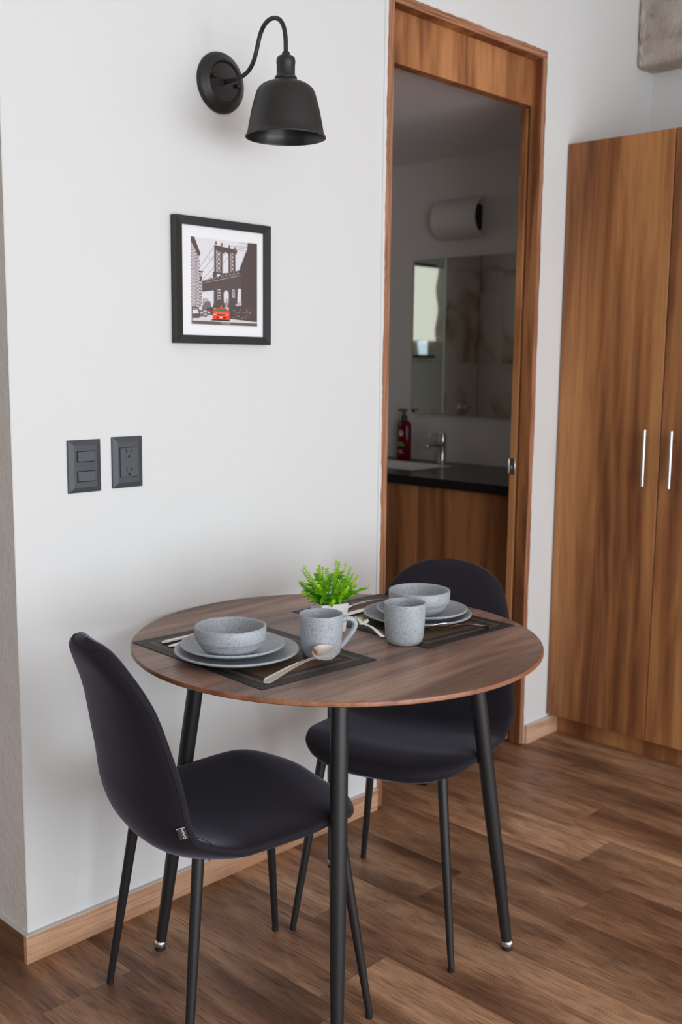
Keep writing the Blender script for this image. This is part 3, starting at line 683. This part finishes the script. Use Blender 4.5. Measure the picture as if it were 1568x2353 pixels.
# ------------------------------------------------------------------ chairs
prof = [(.219,.4232),(.194,.4343),(.1312,.4391),(.0519,.4308),(-.0299,.4224),(-.1039,.4188),(-.168,.4269),(-.2163,.4571),(-.2378,.5126),(-.2474,.5881),(-.2607,.6718),(-.2818,.7525),(-.3131,.835)]
CL = catmull([(u,0,z) for u, z in prof], 8)
acc = [0]
for a, b in zip(CL, CL[1:]): acc.append(acc[-1]+(b-a).length)
LEN = acc[-1]
def cl(s):
    d = s*LEN
    for i in range(len(acc)-1):
        if acc[i+1] >= d-1e-9:
            t = (d-acc[i])/(acc[i+1]-acc[i]); p = CL[i].lerp(CL[i+1], t)
            a, b = CL[max(i-2,0)], CL[min(i+3,len(CL)-1)]; tg = (b-a).normalized(); return p, Vector((tg.z,0,-tg.x))
    return CL[-1], Vector((1,0,0))
def interp(x, T):
    for (a, p), (b, q) in zip(T, T[1:]):
        if x <= b:
            t = (x-a)/(b-a); t = t*t*(3-2*t); return p+(q-p)*t
    return T[-1][1]
def halfw(s):
    d = s*LEN; e = LEN-d
    w_ = interp(s, [(0,.1865),(.2,.2227),(.38,.2200),(.52,.2156),(.70,.2033),(.86,.1797),(1,.1891)])
    f = min(1, d/.0895); g = min(1, e/.1858)
    return w_*(1-(1-f)**2.287)**(1/2.287)*(1-(1-g)**2.214)**(1/2.214)
def lift(s): return interp(s, [(0,.0038),(.15,.0256),(.35,.0276),(.48,.0442),(.62,.0391),(.82,.0255),(1,.0052)])
def shell(s, t, side):
    p, n = cl(s); d = s*LEN; e = LEN-d; h = .0215
    hh = h*math.sqrt(max(0, 1-abs(t)**5))*math.sqrt(max(0, 1-(1-min(1,d/.030))**2))*math.sqrt(max(0, 1-(1-min(1,e/.035))**2))
    q = p + n*(lift(s)*abs(t)**2.2 + side*hh); return Vector((q.x, halfw(s)*t, q.z))
def srows(n):
    return [.5-.5*math.cos(math.pi*i/n) if i in (0,n) else (i/n*.8 + .2*(.5-.5*math.cos(math.pi*i/n))) for i in range(n+1)]
def make_chair():
    root = thing('dining_chair', '', 'chair', group='dark fabric dining chairs')
    N, Mc = 72, 26; rows = srows(N); ts = [math.sin(math.pi/2*(-1+2*j/Mc)) for j in range(Mc+1)]
    def grid(s_lo, s_hi, name):
        vs = []; fs = []; rr_ = [s for s in rows if s_lo <= s <= s_hi]; K = 2*Mc
        for s in rr_:
            for j in range(Mc+1): vs.append(shell(s, ts[j], 1))
            for j in range(Mc-1, 0, -1): vs.append(shell(s, ts[j], -1))
        for i in range(len(rr_)-1):
            for j in range(K): q = (j+1) % K; fs.append((i*K+j, i*K+q, (i+1)*K+q, (i+1)*K+j))
        fs.append(tuple(range(K-1,-1,-1))); fs.append(tuple(range((len(rr_)-1)*K, len(rr_)*K)))
        return MB().add(vs, fs).build(name, M_FAB, root, ang=80)
    cut = rows[min(range(len(rows)), key=lambda i: abs(rows[i]-.475))]
    seat = grid(0, cut, 'seat'); back = grid(cut, 1, 'backrest')
    path = [shell(.475+.515*i/60, -.990, -1) for i in range(61)]; path += [shell(.990, -.990+1.98*i/24, -1) for i in range(1,24)]; path += [shell(.990-.515*i/60, .990, -1) for i in range(61)]
    MB().tube(path, .0012, 8).build('piping', M_PIPE, back)
    MB().tube([shell(cut, -.99+1.98*i/40, 1) for i in range(41)], .0009, 8).build('cross_seam', M_PIPE, seat)
    path = [shell(.40-.36*i/40, -.97, -1) for i in range(41)] 
    MB().tube(path, .0007, 6).build('edge_seam', M_PIPE, seat)
    MB().tube([shell(.40-.36*i/40, .97, -1) for i in range(41)], .0007, 6).build('edge_seam', M_PIPE, seat)
    for su, sv in ((1,1),(1,-1),(-1,1),(-1,-1)):
        top = (su*.155, sv*.149, .432 if su > 0 else .428); bot = (su*.206, sv*.2, .010)
        lg = MB().tube([Vector(top).lerp(Vector(bot), k) for k in (0,.5,1)], [.0120,.0102,.0074], 20).build('leg', M_BLK, root)
        MB().lathe([(0,0),(.0070,0),(.0077,.002),(.0077,.011),(0,.011)], 20, c=(su*.206,sv*.2,0)).build('foot_cap', M_RUB, lg)
    fm = MB()
    for u in (.13,-.11): fm.tube([(u,-.105,.3945),(u,.105,.3945)], .006, 12)
    for v in (.07,-.07): fm.tube([(.13,v,.3945),(-.11,v,.3945)], .006, 12)
    fm.build('seat_frame', M_BLK, root)
    return root
c1 = make_chair()
c2 = copy_tree(c1)
c1.location = (.2336,-.446,0); c1.rotation_euler = (0,0,-.2333); c1['label'] = 'dark fabric chair with its back to the camera, left of the table'
c2.location = (.7733,-.4494,0); c2.rotation_euler = (0,0,-2.8173); c2['label'] = 'dark fabric chair facing the camera, behind the table by the doorway'
# the maker's tag sewn into the near chair's side seam
bk = [o for o in c1.children if o.name.startswith('backrest')][0]
ta, tb_ = shell(.578,-.985,-1), shell(.607,-.985,-1)
along = (tb_-ta).normalized(); nrm = (shell(.59,-.95,-1)-shell(.59,-.95,1)).normalized()
inw = (shell(.592,-.93,-1)-shell(.592,-.985,-1)).normalized(); inw = (inw - along*inw.dot(along)).normalized()
nn = along.cross(inw).normalized()
if nn.dot(nrm) < 0: nn = -nn
Lw, Dp = (tb_-ta).length, .0165; org = ta + nn*.0015
tagm = MB(); q = [org, org+along*Lw, org+along*Lw+inw*Dp+nn*.003, org+inw*Dp+nn*.003]
tagm.add([p for p in q]+[p+nn*.0006 for p in q], [(0,1,2,3),(7,6,5,4),(0,4,5,1),(1,5,6,2),(2,6,7,3),(3,7,4,0)])
tagp = tagm.build('maker_tag', plain('tag_cloth', (52,52,56), .8), bk, smooth=False)
ed = MB(); e0, e1 = q[1]+nn*.0007, q[2]+nn*.0007
ed.tube([e0, e1], .0007, 6).build('tag_edge', M_WHT, bk)
fc = bpy.data.curves.new('tag_text', 'FONT'); fc.body = 'GAIA'; fc.size = .0085; fc.align_x = 'CENTER'; fc.align_y = 'CENTER'; fc.extrude = .00005; fc.offset = .0002
fo = bpy.data.objects.new('tag_text_tmp', fc); COL.objects.link(fo); bpy.context.view_layer.update()
tme = bpy.data.meshes.new_from_object(fo.evaluated_get(bpy.context.evaluated_depsgraph_get())); bpy.data.objects.remove(fo)
cen = org + along*Lw*.46 + inw*Dp*.36 + nn*.0024
xd = along; yd = nn.cross(xd).normalized()
if xd.cross(yd).dot(nn) < 0: yd = -yd
tme.transform(Matrix((xd, yd, nn)).transposed().to_4x4()); tme.transform(Matrix.Translation(cen)); tme.materials.clear(); tme.materials.append(M_WHT)
to = bpy.data.objects.new('tag_text', tme); COL.objects.link(to); to.parent = bk

# ------------------------------------------------------------------ things on the table
for loc, lab in (((.311,-.408), 'black and brown woven placemat at the near left of the table'), ((.757,-.440), 'black and brown woven placemat on the far side by the doorway chair')):
    o = MB().rbox((-.152,-.222,0), (.152,.222,.0015), .0004, 1).build('placemat', M_MAT, smooth=False); o.location = (loc[0],loc[1],TZ+.0002); o.rotation_euler = (0,0,R(-2.8))
    tag(o, lab, 'placemat', 'woven placemats')
ZM = TZ+.0019
def plate_prof(Rp, h):
    return [(0,.0052),(Rp*.62,.0052),(Rp*.70,.0062),(Rp*.80,.0100),(Rp*.92,h-.0035),(Rp-.003,h),(Rp-.0008,h-.0006),(Rp,h-.0022),(Rp-.0006,h-.0040),(Rp*.92,h-.0080),(Rp*.80,.0055),(Rp*.72,.0028),(Rp*.66,.0004),(Rp*.64,0),(Rp*.60,.0012),(0,.0012)]
bowlp = [(0,.0045),(.034,.0045),(.046,.0085),(.056,.0165),(.0625,.0275),(.0660,.041),(.0668,.053),(.0675,.0565),(.0695,.0580),(.0718,.0572),(.0728,.0552),(.0724,.041),(.0716,.0315),(.0706,.0298),(.0684,.0282),(.0642,.0195),(.058,.0105),(.047,.0030),(.043,.0004),(.040,0),(.036,.0010),(0,.0010)]
def dish(name, prof, xy, z, lab, cat, grp):
    o = MB().lathe(prof, 96).build(name, M_STONE, ang=50); o.location = (xy[0],xy[1],z); return tag(o, lab, cat, grp)
for (pl, ps, bo_), where in ((((.258,-.423),(.258,-.409),(.232,-.434)), 'in the near left setting'), (((.776,-.474),(.788,-.478),(.774,-.481)), 'in the far setting by the doorway chair')):
    dish('dinner_plate', plate_prof(.129,.0195), pl, ZM, 'large grey speckled plate, lowest ' + where, 'plate', 'grey dinner plates')
    dish('side_plate', plate_prof(.1085,.0185), ps, ZM+.0105, 'smaller grey speckled plate under the bowl ' + where, 'plate', 'grey side plates')
    dish('bowl', bowlp, bo_, ZM+.0160, 'grey speckled bowl on stacked plates ' + where, 'bowl', 'grey bowls')
def mug(xy, z, ang, lab):
    t = thing('mug', lab, 'mug', (xy[0],xy[1],z), ang, 'grey mugs')
    MB().lathe([(0,.006),(.034,.006),(.0372,.012),(.0405,.05),(.0420,.084),(.0428,.0880),(.0442,.0893),(.0456,.0882),(.0458,.0862),(.0452,.070),(.0436,.040),(.0415,.014),(.0398,.0060),(.0365,.0022),(.0345,.0015),(.0340,0),(.031,.0),(.030,.0015),(0,.0015)], 72).build('cup', M_STONE, t, ang=50)
    hp = catmull([(.0425,0,.0740),(.0530,0,.0765),(.0640,0,.0745),(.0715,0,.0660),(.0700,0,.0550),(.0620,0,.0430),(.0530,0,.0310),(.0410,0,.0170)], 6)
    MB().tube(hp, [.0062]*8+[.0056]*20+[.0060]*15, 16, sx=1.25).build('handle', M_STONE, t); return t
CA = math.atan2(-.720,.694)
mug((.3925,-.5335), ZM, CA+R(10), 'grey speckled mug with its handle to the right, near the plant')
mug((.5955,-.588), ZM, CA+R(97), 'grey speckled mug without visible handle, in front of the far plates')

def strip(m, rows, th=.0016, nt=8):
    # rows: (x, z, halfwidth, dip) ; closed thin sheet
    vs = []; fs = []; K = 2*(nt+1)
    for x, z, hw, dip in rows:
        for s in (1,-1):
            for j in range(nt+1):
                t = -1+2*j/nt
                if s < 0: t = -t
                vs.append((x, hw*t, z-dip*(1-t*t)+(th/2)*s*(1-.6*abs(t)**4)))
    for i in range(len(rows)-1):
        for j in range(K): q = (j+1) % K; fs.append((i*K+j,i*K+q,(i+1)*K+q,(i+1)*K+j))
    fs.append(tuple(range(K-1,-1,-1))); fs.append(tuple(range((len(rows)-1)*K,len(rows)*K))); return m.add(vs, fs)
def handle_rows(Lh, w0=.0095, w1=.0035, arch=.010):
    R_ = []
    for i in range(15):
        t = i/14; x = Lh*t; hw = w0+(w1-w0)*min(1,t/.8)**.8
        if t < .08: hw *= math.sqrt(max(.03, 1-(1-t/.08)**2))
        R_.append((x, .0025+arch*math.sin(math.pi*min(1,t*.95))**1.0*(.35+.65*t), hw, -.0006))
    return R_
def spoon_parts(Ls, bowlL, bowlW, arch, root):
    H = handle_rows(Ls-bowlL, arch=arch)
    zc = H[-1][1]; B = []
    for i in range(25):
        t = .5-.5*math.cos(math.pi*i/24); x = Ls-bowlL+bowlL*t
        hw = bowlW/2*(math.sin(math.pi*min(1,t**.86)))**.82 if 0 < t < 1 else .0012
        hw = max(hw, H[-1][2]*(1-t)**3)
        dip = bowlW*.20*math.sin(math.pi*min(1,t**.85))
        B.append((x, zc+(.0075-zc)*min(1,t*1.6)*.6, max(hw,.0012), dip))
    strip(MB(), H).build('handle', M_CUT, root, ang=60); strip(MB(), B, nt=14).build('bowl', M_CUT, root, ang=70)
def place(name, lab, a, b, cat, grp, za, zb_, roll=0):
    t = thing(name, lab, cat, (a[0],a[1],za), 0, grp); dx, dy = b[0]-a[0], b[1]-a[1]; d = math.hypot(dx, dy)
    t.rotation_euler = (roll, -math.atan2(zb_-za, d), math.atan2(dy, dx)); return t, math.sqrt(d*d+(zb_-za)**2)
t, l = place('tablespoon', 'silver tablespoon lying in front of the near mug', (.174,-.598), (.386,-.582), 'spoon', 'silver spoons', ZM-.0005, ZM+.024, R(26)); spoon_parts(l, .070, .046, .009, t)
t, l = place('tablespoon', 'silver spoon propped against the far mug, handle to the right', (.826,-.6475), (.640,-.622), 'spoon', 'silver spoons', ZM-.0005, ZM+.028, R(30)); spoon_parts(l, .066, .045, .010, t)
t, l = place('teaspoon', 'small silver spoon beside the plant pot, pointing away', (.5905,-.537), (.632,-.405), 'spoon', 'silver spoons', ZM-.0006, ZM+.012, R(-8)); spoon_parts(l, .052, .037, .006, t)
def knife(lab, a, b):
    t, l = place('table_knife', lab, a, b, 'knife', 'silver knives', ZM, ZM)
    m = MB(); rows = []
    for i in range(11):
        q = i/10; rows.append((l*.48*q, .0035, .0085*(1-.25*q)*(.25+.75*min(1,q*9)**.5 if q < .11 else 1), -.0012))
    strip(m, rows, .004, 6).build('handle', M_CUT, t, ang=60)
    rows = [(l*(.48+.52*q), .0030, .0062+.0045*math.sin(math.pi*min(1,q*1.1)*.8) if q < .96 else .002, 0) for q in [i/12 for i in range(13)]]
    strip(MB(), rows, .0014, 4).build('blade', M_CUT, t, ang=60)
def fork(lab, a, b):
    t, l = place('table_fork', lab, a, b, 'fork', 'silver forks', ZM, ZM)
    H = handle_rows(l*.68, arch=.006); strip(MB(), H).build('handle', M_CUT, t, ang=60)
    z = H[-1][1]; rows = [(l*.68, z, .0035, 0), (l*.73, z-.001, .010, .001), (l*.79, z-.0025, .0125, .001)]; strip(MB(), rows).build('head', M_CUT, t, ang=60)
    for k in range(4):
        y = -.0108+.0072*k
        strip_ = MB().tube([(l*.785,y,z-.0025),(l*.90,y,z-.001),(l,y,z+.003)], [.0018,.0015,.0008], 8).build('tine', M_CUT, t)
knife('silver knife with its handle left of the near plates', (.203,-.2385), (.420,-.232)); fork('silver fork between the knife and the near plates', (.197,-.2715), (.395,-.268))
knife('silver knife behind the plant, beside the far plates', (.875,-.318), (.668,-.3365)); fork('silver fork at the back of the far placemat', (.890,-.296), (.690,-.272))

# ------------------------------------------------------------------ potted plant
pp = thing('potted_plant', 'bright green artificial plant in a small white square pot', 'plant', (.556,-.396,TZ+.0004), R(-22))
ph, pt, pb = .066, .033, .0275; m = MB()
rg = lambda a, z: [(-a,-a,z),(a,-a,z),(a,a,z),(-a,a,z)]
v = rg(pb,0)+rg(pb+.001,.001)+rg(pt,ph)+rg(pt-.003,ph)+rg(pt-.004,ph-.012); f = [(3,2,1,0)]
for k in range(4):
    for n in range(4): q = (n+1) % 4; f.append((4*k+n,4*k+q,4*k+4+q,4*k+4+n))
m.add(v, f).build('pot', M_POT, pp, smooth=False)
MB().box((-pt+.004,-pt+.004,ph-.013), (pt-.004,pt-.004,ph-.008)).build('filler', M_SOIL, pp, smooth=False)
rl = random.Random(12)
def leafmesh(l, w_, bend):
    vs = []; fs = []
    for i in range(7):
        t = i/6; hw = w_/2*math.sin(math.pi*min(1,t*.94+.06))**.8 if i < 6 else .0002
        z = -bend*l*t*t
        vs += [(l*t,-hw,z+hw*.35), (l*t,0,z), (l*t,hw,z+hw*.35)]
    for i in range(6):
        a = 3*i; fs += [(a,a+1,a+4,a+3),(a+1,a+2,a+5,a+4)]
    return MB().add(vs, fs)
lm = []
for l, w_, b in ((.034,.0128,.25),(.029,.0122,.35),(.025,.0125,.5)):
    o = leafmesh(l, w_, b).build('leaf', M_LEAF, pp, ang=80); lm.append(o.data); bpy.data.objects.remove(o)
def branch_dir(az, el): return Vector((math.cos(az)*math.cos(el), math.sin(az)*math.cos(el), math.sin(el)))
base = Vector((0,0,ph-.006))
def sprig(az, el, ln, seed):
    r = random.Random(seed); d = branch_dir(az, el); side = Vector((-math.sin(az), math.cos(az), 0))
    p = base + Vector((math.cos(az)*.012, math.sin(az)*.012, 0)); pts = [p]
    for i in range(8):
        d = (d + Vector((0,0,-.012 if el < .6 else .01)) + Vector((r.uniform(-.05,.05), r.uniform(-.05,.05), r.uniform(-.03,.03)))).normalized(); p = p + d*ln/8; pts.append(p.copy())
    m = MB().tube(pts, [.0008]*5+[.0006]*4, 5)
    for i in range(4, 9):
        dd = (pts[i]-pts[i-1]).normalized(); a = dd.cross(Vector((0,0,1))).normalized() if abs(dd.z) < .95 else side; b = a.cross(dd)
        for k in range(2 if i < 8 else 3):
            for j in range(4):
                th = j*math.pi/2 + i*.7 + k*.8; o_ = (a*math.cos(th) + b*math.sin(th)); q = pts[i-1].lerp(pts[i], k/2)
                L_ = r.uniform(.0080,.0115)*(1.05-.045*i); tip = q + (o_*.85 + dd*.75).normalized()*L_; w_ = dd.cross(o_)*L_*.30
                mid = q.lerp(tip,.6)
                m.add([q, mid+w_, tip, mid-w_], [(0,1,2,3)])
    return m, pts
n = 0
specs = []
for i in range(30):
    az = i*2.39996; ring = i/29; el = R(86-62*ring**.8)+rl.uniform(-.06,.06); ln = .092-.010*ring+rl.uniform(-.012,.010); specs.append((az, el, ln))
tips = []
for i, (az, el, ln) in enumerate(specs):
    m, pts = sprig(az, el, ln, 100+i); m.build('sprig', M_SPRIG, pp, smooth=False); tips.append(pts)
for i in range(200):
    pts = tips[i % len(tips)]; k = rl.uniform(.8, 5.6); a = int(k); p = pts[a].lerp(pts[a+1], k-a); az = rl.uniform(0, 6.283); el = rl.uniform(-.15, 1.0)
    out = Vector((p.x, p.y, 0)); 
    if out.length > .004: az = math.atan2(out.y, out.x) + rl.uniform(-1.0,1.0)
    o = bpy.data.objects.new('leaf', rl.choice(lm)); COL.objects.link(o); o.parent = pp; o.location = p
    o.rotation_euler = (rl.uniform(-.7,.7), -el, az); s_ = rl.uniform(.75, 1.0); o.scale = (s_,s_,s_)
